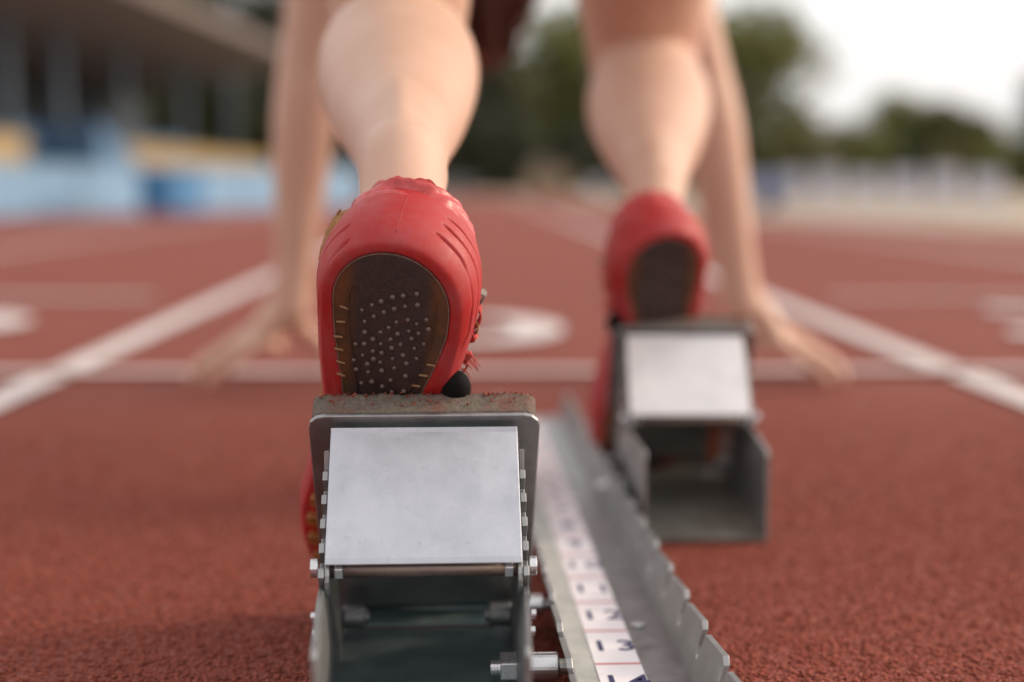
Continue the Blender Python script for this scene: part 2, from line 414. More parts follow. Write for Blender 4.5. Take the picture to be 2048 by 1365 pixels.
# grandstand running along the left of the track (local x = along the front line, local y = away from the track)
gs = empty('grandstand', (-7.9, 17, 0), math.atan2(1, .088), label='roofed grandstand with blue columns and yellow and blue seat rows beyond the barrier', cat='grandstand')
MB().box((0, .0, 0), (27, .15, .62)).build('front_wall', M['lblue'], gs, bev=.02)
for k in range(5):
    MB().box((0, .15 + .8 * k, 0), (27, .95 + .8 * k, .32 + .22 * k)).build('step', M['conc'], gs)
for k, (mt, xs) in enumerate(((M['yellow'], ((0, 8.6), (12, 27))), (M['seatb'], ((2, 11.5), (13, 27))), (M['conc'], ((0, 12), (13, 27))), (M['seatb'], ((0, 12), (13, 27))))):
    for a, b in xs:
        z = .50 + .22 * k
        MB().box((a, .45 + .8 * k, z), (b, .85 + .8 * k, z + .05)).box((a, .80 + .8 * k, z + .05), (b, .85 + .8 * k, z + (.62 if k == 0 else .38))).build('seat_row', mt, gs, bev=.01)
for x in (2.5, 6.2, 9.0, 11.6, 15.3, 20.0, 24.6):
    MB().box((x - .08, 1.2, .5), (x + .08, 1.36, 3.45)).build('column', M['cblue'], gs, bev=.02)
MB().add([(-2, -1.1, 3.62), (24, -1.1, 3.62), (24.6, 5.2, 2.65), (-2, 5.2, 2.65), (-2, -1.1, 3.92), (24, -1.1, 3.92), (24.6, 5.2, 3.0), (-2, 5.2, 3.0)],
         [(3, 2, 1, 0), (4, 5, 6, 7), (0, 1, 5, 4), (1, 2, 6, 5), (2, 3, 7, 6), (3, 0, 4, 7)]).build('roof', M['roof'], gs, bev=.04)
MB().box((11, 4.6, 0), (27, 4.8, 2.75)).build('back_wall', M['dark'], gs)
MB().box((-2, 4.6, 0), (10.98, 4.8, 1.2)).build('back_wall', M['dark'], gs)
st = MB()
for k in range(6): st.box((10.0 + .35 * k, -.02, .62 + .0 * k), (10.35 + .35 * k, 1.2, 1.35 - .12 * k))
st.build('staircase', M['seatb'], gs)
MB().tube([(9.8, .05, 1.5), (12.2, .05, .8)], .04).build('handrail', M['seatb'], gs)

# white boards along the right edge, each on two feet
A, B = Vector((3.0, 15.75)), Vector((6.4, 12.3)); n = 11
fl = ['fourth board to the right of the blue bin', '']
for i in range(n):
    p = A.lerp(B, (i + .35) / n); d = (B - A).normalized()
    words = ['first white board beside the blue bin on the far right edge of the track', 'second white board from the blue bin along the track edge',
             'third white board from the blue bin along the track edge', 'fourth white board from the blue bin along the track edge',
             'fifth white board from the blue bin along the track edge', 'sixth white board from the blue bin along the track edge',
             'seventh white board from the blue bin, cut by the frame edge'][min(i, 6)]
    if i > 6: break
    b = empty('advertising_board', (p.x, p.y, 0), math.atan2(d.y, d.x), label=words, cat='board', group='white boards along the track edge')
    h = .41 + .02 * ((i * 7) % 3 - 1)
    MB().box((-.155, -.012, .10), (.155, .012, h)).build('panel', M['white'], b, bev=.006)
    for s in (-1, 1): MB().box((s * .12 - .02, -.10, 0), (s * .12 + .02, .10, .02)).box((s * .12 - .012, -.018, .02), (s * .12 + .012, .018, .10)).build('foot', M['white'], b)
bn = empty('litter_bin', (3.12, 15.1, 0), .3, label='dark blue bin at the left end of the row of white boards', cat='bin')
MB().cyl((0, 0, .03), (0, 0, .40), .10, 20, .125).build('bin_body', plain('faded_blue', (.06, .09, .20), .5, .1, 4), bn, True)
MB().cyl((0, 0, .40), (0, 0, .43), .135, 20).build('rim', M['black'], bn)
MB().cyl((0, 0, 0), (0, 0, .03), .11, 20).build('base', M['black'], bn)

hut = empty('small_hut', (1.55, 31, 0), .1, label='small tan rendered hut at the far end of the track', cat='hut')
MB().box((-.40, -.4, 0), (.40, .4, .58)).build('wall', M['tan'], hut, bev=.02)
MB().prism([(-.5, .58), (.5, .58), (0, .78)], 1, -.5, .5).build('roof', M['roof'], hut)
MB().box((-.12, -.43, .02), (.12, -.402, .42)).build('door', M['bark'], hut)
wl = empty('far_wall', (-1.6, 32, 0), 0, label='low grey wall under the dark trees at the end of the straight', cat='wall')
for i in range(4): MB().box((-.9 + i * .62, 0, 0), (-.9 + i * .62 + .6, .15, .36)).build('block', M['conc'], wl, bev=.02)
MB().box((-.95, -.03, .36), (1.62, .18, .41)).build('coping', M['conc'], wl)
sg = empty('sign_board', (2.55, 30, 0), 0, label='pale bluish panel on posts between the runner\'s legs, far away', cat='sign')
MB().box((-.16, -.02, .10), (.16, .02, .36)).build('panel', M['white'], sg)
for s in (-1, 1): MB().cyl((s * .12, 0, 0), (s * .12, 0, .10), .025, 8).build('post', M['conc'], sg)

def crown_mesh(name, n, seed, mat, leaf=.16):
    """leaf-sized quads spread through overlapping clumps; unit crown about 1 wide (radius), 2 high"""
    g = np.random.default_rng(seed); cl = []
    for i in range(26):
        th = g.uniform(0, 2 * math.pi); z = g.uniform(-.85, .9); rad = math.sqrt(max(0, 1 - z * z)) * g.uniform(.25, .72)
        cl.append((rad * math.cos(th), rad * math.sin(th), z * .8, g.uniform(.26, .46)))
    V = np.zeros((n * 4, 3)); F = []
    for i in range(n):
        c = cl[g.integers(len(cl))]; d = g.normal(size=3); d /= np.linalg.norm(d)
        p = np.array(c[:3]) + d * c[3] * g.uniform(.55, 1) ** .6
        nn = d + g.normal(size=3) * .6; nn /= np.linalg.norm(nn)
        u = np.cross(nn, g.normal(size=3)); u /= np.linalg.norm(u); v_ = np.cross(nn, u); s = leaf * g.uniform(.5, 1.1) * .5
        V[i * 4:i * 4 + 4] = [p - u * s, p + v_ * s * .6, p + u * s, p - v_ * s * .6]; F.append((4 * i, 4 * i + 1, 4 * i + 2, 4 * i + 3))
    me = bpy.data.meshes.new(name); me.from_pydata(V.tolist(), [], F); me.update(); me.materials.append(mat); return me
CROWNS = [[crown_mesh('crown', 5200, 10 * a + b, m, .13) for b in range(2)] for a, m in enumerate(M['leaf'])]
def tree(X, Y, ztop, hw, kind, label, zlow=.25):
    h = ztop; root = empty('tree', (X, Y, 0), random.uniform(0, 6), label=label, cat='tree', group='trees behind the track')
    zc = (h * (1 + zlow)) / 2; hz = h * (1 - zlow) / 2
    tr = MB().tube([(0, 0, -.05), (.04 * h, 0, h * .22), (.01 * h, .03 * h, h * .5), (0, 0, h * .78)], [.045 * h * .7, .03 * h * .8, .02 * h, .006 * h], 10)
    for k in range(5):
        a = k * 2.4; z0 = h * (.28 + .09 * k)
        tr.tube([(0.02 * h, .01 * h, z0), (math.cos(a) * hw * .4, math.sin(a) * hw * .4, z0 + .1 * h), (math.cos(a) * hw * .75, math.sin(a) * hw * .75, z0 + .2 * h)], [.014 * h, .009 * h, .003 * h], 7)
    tr.build('trunk', M['bark'], root, True)
    c = link('crown', CROWNS[kind][random.randrange(2)], None, root); c.location = (0, 0, zc); c.scale = (hw * 1.3, hw * 1.3, hz * 1.1); c.rotation_euler = (0, 0, random.uniform(0, 6))
def at(px, py, Y): return ((px - 950) * Y / 2844, .257 + (370 - py) * Y / 2844)
for px, py, hwp, Y, kd, lb in [
    (1120, 40, 105, 60, 0, 'round green tree seen between the runner\'s lower legs'),
    (1010, 120, 70, 58, 1, 'shorter olive tree left of the round green one, beside the near calf'),
    (1240, 20, 120, 64, 0, 'green tree standing behind the right calf'),
    (1485, 40, 165, 60, 0, 'tallest green tree to the right of the runner\'s right arm'),
    (1400, 150, 110, 56, 2, 'dark tree half hidden behind the right arm'),
    (1600, 215, 55, 66, 3, 'small pale tree at the foot of the tallest one'),
    (1650, 240, 95, 74, 3, 'pale round tree between the tallest one and the twin trees'),
    (1715, 262, 80, 78, 0, 'low green tree touching the left twin tree'),
    (1680, 285, 70, 80, 1, 'low olive tree left of the twin trees behind the white boards'),
    (1790, 198, 82, 84, 0, 'left one of the twin trees behind the white boards'),
    (1905, 206, 92, 84, 1, 'right one of the twin trees behind the white boards'),
    (1990, 290, 60, 82, 0, 'low tree right of the twin trees behind the white boards'),
    (1960, 232, 75, 82, 1, 'olive tree between the twin trees and the right frame edge'),
    (2100, 150, 60, 80, 2, 'dark tree at the right border of the frame'),
    (920, 60, 120, 54, 2, 'dark tree behind the near calf, over the low grey wall'),
    (1010, 220, 90, 44, 2, 'dark low tree over the grey wall at the end of the straight'),
    (1130, 250, 60, 48, 2, 'dark low tree behind the tan hut'),
    (760, -60, 150, 58, 2, 'dark tall tree right of the grandstand roof'),
    (600, -90, 130, 60, 2, 'dark tree just beyond the end of the grandstand roof'),
    (450, -110, 140, 62, 2, 'dark tree over the middle of the grandstand roof'),
    (300, -100, 130, 60, 0, 'green tree behind the third grandstand column'),
    (160, -100, 120, 56, 2, 'dark tree behind the second grandstand column'),
    (20, -80, 130, 52, 0, 'green tree behind the left end of the grandstand'),
    (420, 130, 120, 50, 2, 'dark low tree behind the grandstand staircase'),
    (560, 140, 110, 52, 2, 'dark low tree at the far end of the grandstand'),
]:
    X, zt = at(px, py, Y); tree(X, Y, zt, hwp * Y / 2844, kd, lb, .02 if hwp < 100 or kd == 2 else .15)
hd = empty('hedge', at(1790, 0, 72)[:1] + (72, 0), 0, label='low dark hedge behind the row of white boards', cat='hedge')
for i in range(11):
    c = link('foliage', CROWNS[(1, 0, 2)[i % 3]][i % 2], None, hd); c.location = (-9.5 + i * 2.1, 0, .8); c.scale = (2.1, .9, 1.6 + .25 * (i % 3))
h2 = empty('hedge', at(1060, 0, 50)[:1] + (50, 0), 0, label='low dark hedge under the trees between the runner\'s legs', cat='hedge')
for i in range(6):
    c = link('foliage', CROWNS[(2, 2, 0)[i % 3]][i % 2], None, h2); c.location = (-3.2 + i * 1.7, 0, .8); c.scale = (1.6, .7, 1.4 + .3 * (i % 2))

# ------------------------------------------------------------------ starting block
PHI = R(1.31)
def rail2w(r, s, z=0): return Vector((r * math.cos(PHI) - s * math.sin(PHI), r * math.sin(PHI) + s * math.cos(PHI), z))

RC, RS = .097, .97                      # rail origin in the rail frame
rail = empty('starting_block_rail', rail2w(RC, RS), PHI, label='long galvanised starting block rail with notched edges and a numbered white tape', cat='starting block')
S0, S1 = .43 - RS, 1.53 - RS
MB().box((-.0295, S0, .0015), (.0295, S1, .0045)).build('base_plate', M['zinc'], rail, bev=.0006)
def tooth_profile(base, pitch=.0555, n=20, ph=.6564):
    """saw-tooth wall with a keyhole slot beside every tooth, (s, z)"""
    top = [];
    k0 = -4
    for k in range(k0, k0 + n):
        s = ph + k * pitch - RS
        top += [(s, .0325), (s + .0430, .0288), (s + .0434, .0280)]
        top += [(s + .0440, .0200), (s + .0448, .0160), (s + .0474, .0142), (s + .0500, .0160), (s + .0509, .0200), (s + .0513, .0290)]
    top = [p for p in top if S0 < p[0] < S1]
    return [(S0, .0015)] + [(S0, .029)] + top + [(S1, .029), (S1, .0015)]
for s in (-1, 1):
    a = s * .0362 if s > 0 else -.0394
    mb = MB().prism(tooth_profile(0), 0, a, a + .0032); mb.v = [(r_ - s * .0082 * (1 - min(1, (z_ - .0015) / .028)), y_, z_) for r_, y_, z_ in mb.v]; o = mb.build('notched_wall', M['zinc'], rail); bevel(o, .0003, 1)      # walls lean outwards
MB().box((-.0294, S0 + .002, .0046), (.0915 - RC - .0128, S1 - .002, .0050)).build('floor_strip', M['strip'], rail)
TL = .0915 - RC                                # tape centre
MB().box((TL - .0122, S0 + .02, .0046), (TL + .0122, S1 - .03, .0052)).build('scale_tape', M['tape'], rail)
tape = rail.children[-1] if rail.children else None
tape = [o for o in bpy.data.objects if o.name == 'scale_tape'][0]
def text_mesh(txt, size):
    cu = bpy.data.curves.new('t', 'FONT'); cu.body = txt; cu.size = size; cu.align_x = 'CENTER'; cu.align_y = 'CENTER'; cu.extrude = .00015; cu.offset = .00012; cu.space_character = 1.22
    o = bpy.data.objects.new('t', cu); COL.objects.link(o); dg = bpy.context.evaluated_depsgraph_get()
    me = bpy.data.meshes.new_from_object(o.evaluated_get(dg)); bpy.data.objects.remove(o); me.materials.clear(); me.name = 'number'; return me
tick = None
for k in range(1, 18):
    s = .754 - (k - 13) * .0558 - RS
    if s < S0 + .02 or s > S1 - .04: continue
    o = link('number', text_mesh(str(k), .0235), M['ink'], tape); o.location = (TL + .001, s, .00545)
    ln = MB().box((-.0121, -.0006, 0), (.0121, .0006, .0003)).build('tick_line', M['redink'], tape); ln.location = (TL, s - .0290, .0053)
for s in (S1 - .012, -.18, .22): MB().cyl((TL + .0195, s, .0046), (TL + .0195, s, .0070), .004, 16).build('rivet', M['bolt'], rail, bev=.0006)

def pedal(rc, s0, m, label):
    """one footplate assembly; built in its own frame: r from its middle, s from the plate's top edge (s0)"""
    root = empty('footplate_pedal', rail2w(rc, s0), PHI + (R(-3.0) if m < 0 else 0), label=label, cat='starting block pedal', group='pedals of the starting block')
    INN, CVR = (M['inner'], M['cover']) if m > 0 else (M['inner_warm'], M['cover_pale'])
    B = R(55); cu, su = math.cos(B), math.sin(B)
    P = lambda r, a, n: (r, -a * cu + n * su, .143 + a * su + n * cu)      # a up the plate, n out of its front face
    # backing plate with rounded corners
    hw, c = .0585, .008
    poly = [(-hw, -.150), (hw, -.150)] + [(hw - c + c * math.cos(R(t)), -c + c * math.sin(R(t))) for t in (0, 30, 60, 90)] + [(-hw + c + c * math.cos(R(t)), -c + c * math.sin(R(t))) for t in (90, 120, 150, 180)]
    nn = len(poly)
    MB().add([P(r, a, -.0028) for r, a in poly] + [P(r, a, 0) for r, a in poly],
             [tuple(range(nn))[::-1], tuple(range(nn, 2 * nn))] + [(i, (i + 1) % nn, nn + (i + 1) % nn, nn + i) for i in range(nn)]).build('backing_plate', M['zinc'], root, bev=.0009)
    # worn pad: fine grid, roughened
    bm = bmesh.new(); nx, ny, nz = 90, 60, 10
    def pt(i, j, k):
        r = -hw + .0015 + (2 * hw - .003) * i / nx; a = -.122 + .1215 * j / ny; n = .0003 + .0135 * k / nz
        return r, a, n
    grid = {}
    def gv(i, j, k):
        if (i, j, k) not in grid:
            r, a, n = pt(i, j, k)
            cr = .006; ex = max(0, abs(r) - (hw - .0015 - cr)); ey = max(0, a - (-.0005 - cr))
            if ex > 0 and ey > 0:
                dl = math.hypot(ex, ey)
                if dl > cr: r -= math.copysign(ex - ex * cr / dl, r); a -= ey - ey * cr / dl
            q = Vector((r * 170 + m * 9, a * 170, n * 170)); f = noise.noise(q) * .0003 + noise.noise(q * 3.1) * .00035
            rim = 1.0 + 1.2 * (k >= nz - 1)
            grid[(i, j, k)] = bm.verts.new(P(r + f * .6, a + f * rim * (1 if j == ny else .4), n + f * (1 if k == nz else .25)))
        return grid[(i, j, k)]
    def quad(a, b, c_, d): bm.faces.new((gv(*a), gv(*b), gv(*c_), gv(*d)))
    for i in range(nx):
        for j in range(ny):
            quad((i, j, nz), (i + 1, j, nz), (i + 1, j + 1, nz), (i, j + 1, nz)); quad((i, j, 0), (i, j + 1, 0), (i + 1, j + 1, 0), (i + 1, j, 0))
        for k in range(nz):
            quad((i, ny, k), (i, ny, k + 1), (i + 1, ny, k + 1), (i + 1, ny, k)); quad((i, 0, k), (i + 1, 0, k), (i + 1, 0, k + 1), (i, 0, k + 1))
    for j in range(ny):
        for k in range(nz):
            quad((0, j, k), (0, j, k + 1), (0, j + 1, k + 1), (0, j + 1, k)); quad((nx, j, k), (nx, j + 1, k), (nx, j + 1, k + 1), (nx, j, k + 1))
    bmesh.ops.recalc_face_normals(bm, faces=bm.faces)
    me = bpy.data.meshes.new('foot_pad'); bm.to_mesh(me); bm.free(); link('foot_pad', me, M['felt'], root, True)
    for q in range(110):
        cr_ = root.matrix_basis @ Vector(P(random.uniform(-.055, .055), random.uniform(-.0008, .0004), .0142 - .009 * random.random() ** 2.2)); CRUMBS.append(tuple(cr_))
    # sloping cover sheet with folded lower lip
    cw = .0468
    cv = [(-.0035, .1360), (-.0040, .1335), (-.0500, .0815), (-.0512, .0785), (-.0490, .0780), (-.0476, .0800), (-.0018, .1315), (-.0010, .1355)]
    MB().prism(cv, 0, -cw, cw).build('cover_sheet', CVR, root, bev=.0005)
    taper = lambda V: [(r * (1 - .10 * min(1, max(0, (-.05 - y_) / .096))), y_, z_) for r, y_, z_ in V]
    # side plates with stepped adjusting notches
    prof = [(-.146, .0025), (-.146, .0650), (-.1435, .0680), (-.075, .0680), (-.0575, .0672)]
    a0, a1 = Vector((-.0535, .0690)), Vector((-.0085, .1180))
    for k in range(5):
        p = a0.lerp(a1, k / 5 + .04); q = a0.lerp(a1, k / 5 + .12)
        prof += [(p.x + .0055, p.y - .005), (p.x - .0024, p.y + .0022), (q.x - .0024, q.y + .0022), (q.x + .0055, q.y - .005)]
    prof += [(-.0060, .1250), (.0740, .012), (.0800, .0025)]
    for s in (-1, 1):
        a = s * .0487
        mb = MB().prism(prof, 0, a - .0014, a + .0014); mb.v = taper(mb.v); mb.build('side_plate', M['zinc'], root, bev=.0004)
    mb = MB().box((-.0472, -.050, .0025), (.0472, .128, .0050)).add([(-.0472, -.145, .0025), (.0472, -.145, .0025), (.0472, -.0502, .0025), (-.0472, -.0502, .0025), (-.0472, -.145, .005), (.0472, -.145, .005), (.0472, -.0502, .005), (-.0472, -.0502, .005)],
        [(3, 2, 1, 0), (4, 5, 6, 7), (0, 1, 5, 4), (1, 2, 6, 5), (2, 3, 7, 6), (3, 0, 4, 7)]); mb.v = taper(mb.v); mb.build('floor_plate', INN, root)
    MB().box((-.0472, .128, .0025), (.0472, .1305, .055)).build('front_plate', INN, root)
    MB().box((-.036, .0835, .0052), (.036, .1115, .0072)).build('floor_tongue', INN, root, bev=.0005)
    MB().box((-.038, .0810, .0051), (.038, .0830, .0062)).build('slot_edge', M['rod'], root)
    for s in (-1, 1): MB().box((s * .0472 - .0012, .0805, .0052), (s * .0472 + .0012, .1278, .0185)).build('front_cheek', M['zinc'], root)
    MB().prism([(.1130, .0075), (.1150, .0085), (.0430, .0880), (.0405, .0870)], 0, -.037, .037).build('inner_web', INN, root, bev=.0005)
    # hinge rod under the cover with heads, nuts and round lugs
    z, y = .0745, -.0450
    MB().cyl((-.0475, y, z), (.0475, y, z), .0038, 20).build('hinge_rod', M['rod'], root, True)
    for s in (-1, 1):
        MB().cyl((s * .0502, y, z + .001), (s * .0540, y, z + .001), .0046, 20).build('rod_head', M['bolt'], root, bev=.0006)
        MB().cyl((s * .0385, y, z), (s * .0425, y, z), .0048, 6).build('nut', M['bolt'], root, bev=.0004)
        lug = [(y + .0075 * math.cos(R(t)), z - .004 + .009 * math.sin(R(t))) for t in range(0, 360, 20)]
        MB().prism(lug, 0, s * .0458 - .0011, s * .0458 + .0011).build('lug', M['zinc'], root, bev=.0004)
        # inner bolts seen inside the box
        MB().cyl((s * .0470, .070, .0165), (s * .0345, .070, .0165), .0068, 24).build('inner_bolt', M['zinc'], root, bev=.001)
        MB().cyl((s * .0345, .070, .0165), (s * .0325, .070, .0165), .0042, 16).build('bolt_end', M['zinc'], root)
        for yy, zz in ((-.0655, .058), (-.0600, .048)):
            MB().cyl((s * .0501, yy, zz), (s * .0522, yy, zz), .0022, 12).build('rivet', M['bolt'], root)
    # pins that sit in the rail notches (on the rail's side, given by m)
    for yy, rad in ((-.020, .0074), (.086, .0063)):
        MB().cyl((m * .0501, yy, .0165), (m * .0665, yy, .0165), rad, 28).build('rail_pin', M['bolt'], root, bev=.0008)
        MB().cyl((m * .0665, yy, .0165), (m * .0720, yy, .0165), rad * .55, 20).build('pin_tip', M['bolt'], root, bev=.0006)
    MB().cyl((m * .0472, -.020, .0165), (m * .0372, -.020, .0165), .0082, 6, rot=.3).build('nut', M['bolt'], root, bev=.0007)
    th = MB()
    for k in range(3): th.cyl((m * (.0372 - .0016 * k), -.020, .0165), (m * (.0362 - .0016 * k), -.020, .0165), .0040, 16).cyl((m * (.0362 - .0016 * k), -.020, .0165), (m * (.0356 - .0016 * k), -.020, .0165), .0034, 16)
    th.build('bolt_thread', M['bolt'], root)
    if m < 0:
        MB().prism([(-.018, .070), (-.010, .075), (.012, .034), (.004, .030)], 0, .021, .029).build('reflection_bar', M['orange_reflection'], root, bev=.0005)  # added bar, coloured to stand for an orange reflection in the box
    return root
pedal(-.0095, .71, 1, 'near metal pedal with its bright cover sheet sharp in focus, left of the rail')
pedal(.195, 1.137, -1, 'far metal pedal, blurred, right of the rail under the right shoe')

granules()
# ------------------------------------------------------------------ person
BASE = Vector((.045, 1.45, 0))
person = empty('person', BASE, 0, label='bare-legged runner in red shoes crouching on the starting block, hands behind the start line', cat='person')

# --- body lofts (world coordinates)
def leg(hip, knee, ankle, heel, toe, wd):
    hip, knee, ankle, heel, toe = map(np.array, (hip, knee, ankle, heel, toe))
    L = lambda a, b, t: a + (b - a) * t
    thigh = [(*L(hip, knee, t), a * wd, b * wd) for t, a, b in ((0, .082, .085), (.25, .081, .085), (.5, .074, .077), (.75, .061, .062), (.92, .053, .053), (1.0, .050, .050), (1.06, .040, .040))]
    d = (ankle - knee); d /= np.linalg.norm(d); side = np.array([1, 0, 0.]); post = np.cross(side, d); post /= np.linalg.norm(post)
    if post[2] < 0: post = -post
    sh = [(0, .048, .048, 0), (.10, .0520, .053, .006), (.22, .0575, .060, .016), (.32, .0580, .060, .018), (.45, .0530, .053, .014), (.60, .0440, .044, .007), (.75, .0335, .0355, .003), (.86, .0288, .0325, .003), (.94, .0258, .0300, .001), (1.0, .0235, .0280, -.002)]
    shank = [(*(L(knee, ankle, t) + post * o), a * wd, b * wd) for t, a, b, o in sh]
    parts = [loft(thigh, m=12, n=64), loft(shank, m=14, n=72)]
    parts.append(ellipsoid(L(knee, ankle, .26) + post * .022 + np.array([.020, 0, 0]), (.036 * wd, .036, .115), (side, post, d), 56, 40))
    parts.append(ellipsoid(L(knee, ankle, .24) + post * .020 - np.array([.023, 0, 0]), (.036 * wd, .036, .110), (side, post, d), 56, 40))
    parts.append(ellipsoid(knee + (knee - (hip + ankle) / 2) / np.linalg.norm(knee - (hip + ankle) / 2) * .022, (.040, .036, .042)))
    parts.append(loft([(*ankle, .0235, .032), (*L(ankle, heel, .5), .0235, .030), (*heel, .024, .026)]))
    parts.append(loft([(*L(ankle, heel, .6), .025, .026), (*L(heel, toe, .5), .032, .020), (*L(heel, toe, .92), .036, .012)]))
    parts.append(loft([(*(L(knee, ankle, t) + post * o), r_, .010) for t, o, r_ in ((.52, .024, .013), (.64, .0295, .0115), (.74, .0290, .0095), (.85, .0285, .0080), (.94, .0245, .0075), (1.0, .0200, .008))]))
    for sx in (-1, 1): parts.append(ellipsoid(ankle + np.array([sx * .0175, .010, -.006]), (.008, .012, .012)))
    return parts

# shoe frames: columns right, along the sole (heel to toe), up out of the sole
def frame(lx, nx):
    L = Vector(lx).normalized(); N = Vector(nx); N = (N - L * N.dot(L)).normalized(); return L.cross(N), L, N
ll = frame((-.075, .572, -.817), (.168, .8182, .5616))
SL = dict(O=(-.0384, .6745, .2275), Rx=tuple(ll[0]), Lx=tuple(ll[1]), Nx=tuple(ll[2]))
rr = frame((.015, .574, -.819), (-.165, .819, .574))
SR = dict(O=(.1480, 1.0995, .2185), Rx=tuple(rr[0]), Lx=tuple(rr[1]), Nx=tuple(rr[2]))
def fm(S): return Matrix(((S['Rx'][0], S['Lx'][0], S['Nx'][0], S['O'][0]), (S['Rx'][1], S['Lx'][1], S['Nx'][1], S['O'][1]), (S['Rx'][2], S['Lx'][2], S['Nx'][2], S['O'][2]), (0, 0, 0, 1)))
def sp(S, r, l, n): return np.array(fm(S) @ Vector((r, l, n)))

body = []
body += leg((-.045, 1.085, .755), (-.062, 1.165, .343), (-.039, .775, .266), sp(SL, 0, .040, .030), sp(SL, 0, .22, .020), 1.0)
body += leg((.130, 1.205, .725), (.182, 1.535, .346), (.153, 1.205, .252), sp(SR, 0, .040, .030), sp(SR, 0, .22, .020), 1.06)
cx = .035
body.append(loft([(cx + .005, 1.085, .75, .10, .085), (cx + .005, 1.145, .765, .152, .115), (cx, 1.29, .80, .138, .105), (cx, 1.44, .805, .128, .095), (cx, 1.62, .765, .150, .112), (cx, 1.72, .72, .165, .105), (cx, 1.79, .68, .130, .075), (cx - .005, 1.83, .655, .065, .060)]))
body.append(loft([(cx, 1.79, .685, .070, .060), (.022, 1.85, .635, .058, .058), (.012, 1.91, .59, .056, .060)]))
AX = [np.array([1, 0, 0.]), np.array([0, .94, .34]), np.array([0, .34, -.94])]     # right, crown, face
HC = np.array([.016, 1.955, .553])
AXh = (AX[0], AX[1], AX[2])
body.append(ellipsoid(HC + AX[1] * .012 - AX[2] * .012, (.074, .092, .094), AXh))
body.append(loft([(*(HC - AX[1] * .03 + AX[2] * .035), .060, .055), (*(HC - AX[1] * .065 + AX[2] * .070), .050, .040), (*(HC - AX[1] * .088 + AX[2] * .098), .030, .022)]))
body.append(ellipsoid(HC + AX[2] * .045 - AX[1] * .015, (.060, .075, .055), AXh))
body.append(loft([(*(HC + AX[1] * .012 + AX[2] * .088), .008, .010), (*(HC - AX[1] * .016 + AX[2] * .106), .012, .012), (*(HC - AX[1] * .030 + AX[2] * .100), .015, .010)]))
body.append(ellipsoid(HC - AX[1] * .053 + AX[2] * .094, (.024, .008, .010), AXh))
for s in (-1, 1): body.append(ellipsoid(HC - AX[1] * .008 - AX[2] * .012 + AX[0] * s * .077, (.008, .033, .020), AXh))

def arm(sh, el, wr, s):
    sh, el, wr = map(np.array, (sh, el, wr)); L = lambda a, b, t: a + (b - a) * t
    rows = [(*L(sh, el, t), a, b) for t, a, b in ((0, .052, .056), (.25, .050, .055), (.55, .044, .050), (.85, .037, .041), (1, .036, .038))]
    rows2 = [(*L(el, wr, t), a, b) for t, a, b in ((-.04, .034, .036), (.10, .038, .040), (.28, .0385, .040), (.55, .0325, .034), (.82, .026, .027), (1, .0245, .027), (1.06, .025, .028))]
    return [loft(rows), loft(rows2), ellipsoid(sh + np.array([s * .004, 0, .010]), (.062, .066, .066))]
def hand(wr, s):
    """bridge grip: thumb towards the middle, fingers out to the side; s = -1 left, 1 right"""
    w_ = np.array(wr); X = np.array([s, 0, 0.]); Y = np.array([0, 1, 0.]); Z = np.array([0, 0, 1.]); ground = .004
    P = lambda x, y, z: w_ * np.array([1, 1, 0]) + X * x + Y * y + Z * z
    out = [loft([(*P(-.004, 0, .118), .025, .027), (*P(.008, .004, .100), .026, .030), (*P(.024, .006, .085), .024, .036), (*P(.040, .006, .070), .016, .036)], side=tuple(Z), m=4)]
    F = [(.046, .034, .068, .088, .037, .040, .120, .040, .0088), (.050, .014, .071, .098, .012, .042, .134, .010, .0092),
         (.048, -.006, .067, .094, -.012, .038, .128, -.018, .0088), (.042, -.024, .058, .078, -.033, .030, .102, -.044, .0078)]
    for x0, y0, z0, x1, y1, z1, x2, y2, r in F:
        a, b, c = P(x0, y0, z0), P(x1, y1, z1), P(x2, y2, ground + r * .8)
        mid = b + (c - b) * .5 + Z * .006
        out.append(loft([(*(w_ * np.array([1, 1, 0]) + (a - w_ * np.array([1, 1, 0])) * .35 + Z * .03), r * .9, r * .9), (*a, r * 1.12, r * 1.12), (*b, r * 1.03, r * 1.03), (*mid, r * .95, r * .95), (*c, r * .82, r * .80)], side=(0, 1, 0), m=4, n=14))
    t0, t1, t2, t3 = P(.006, .020, .085), P(-.022, .034, .062), P(-.042, .040, .035), P(-.056, .042, ground + .009)
    out.append(loft([(*t0, .016, .016), (*t1, .0135, .0135), (*t2, .0110, .0110), (*t3, .0090, .0085)], side=(0, 1, 0), m=4, n=14))
    return out
body += arm((-.160, 1.785, .660), (-.207, 1.790, .405), (-.230, 1.800, .118), -1) + hand((-.232, 1.803, 0), -1)
body += arm((.205, 1.785, .660), (.283, 1.790, .395), (.339, 1.800, .118), 1) + hand((.343, 1.803, 0), 1)
off = -np.array(BASE)
remesh('body', body, .0030, M['skin'], person, 26, off)
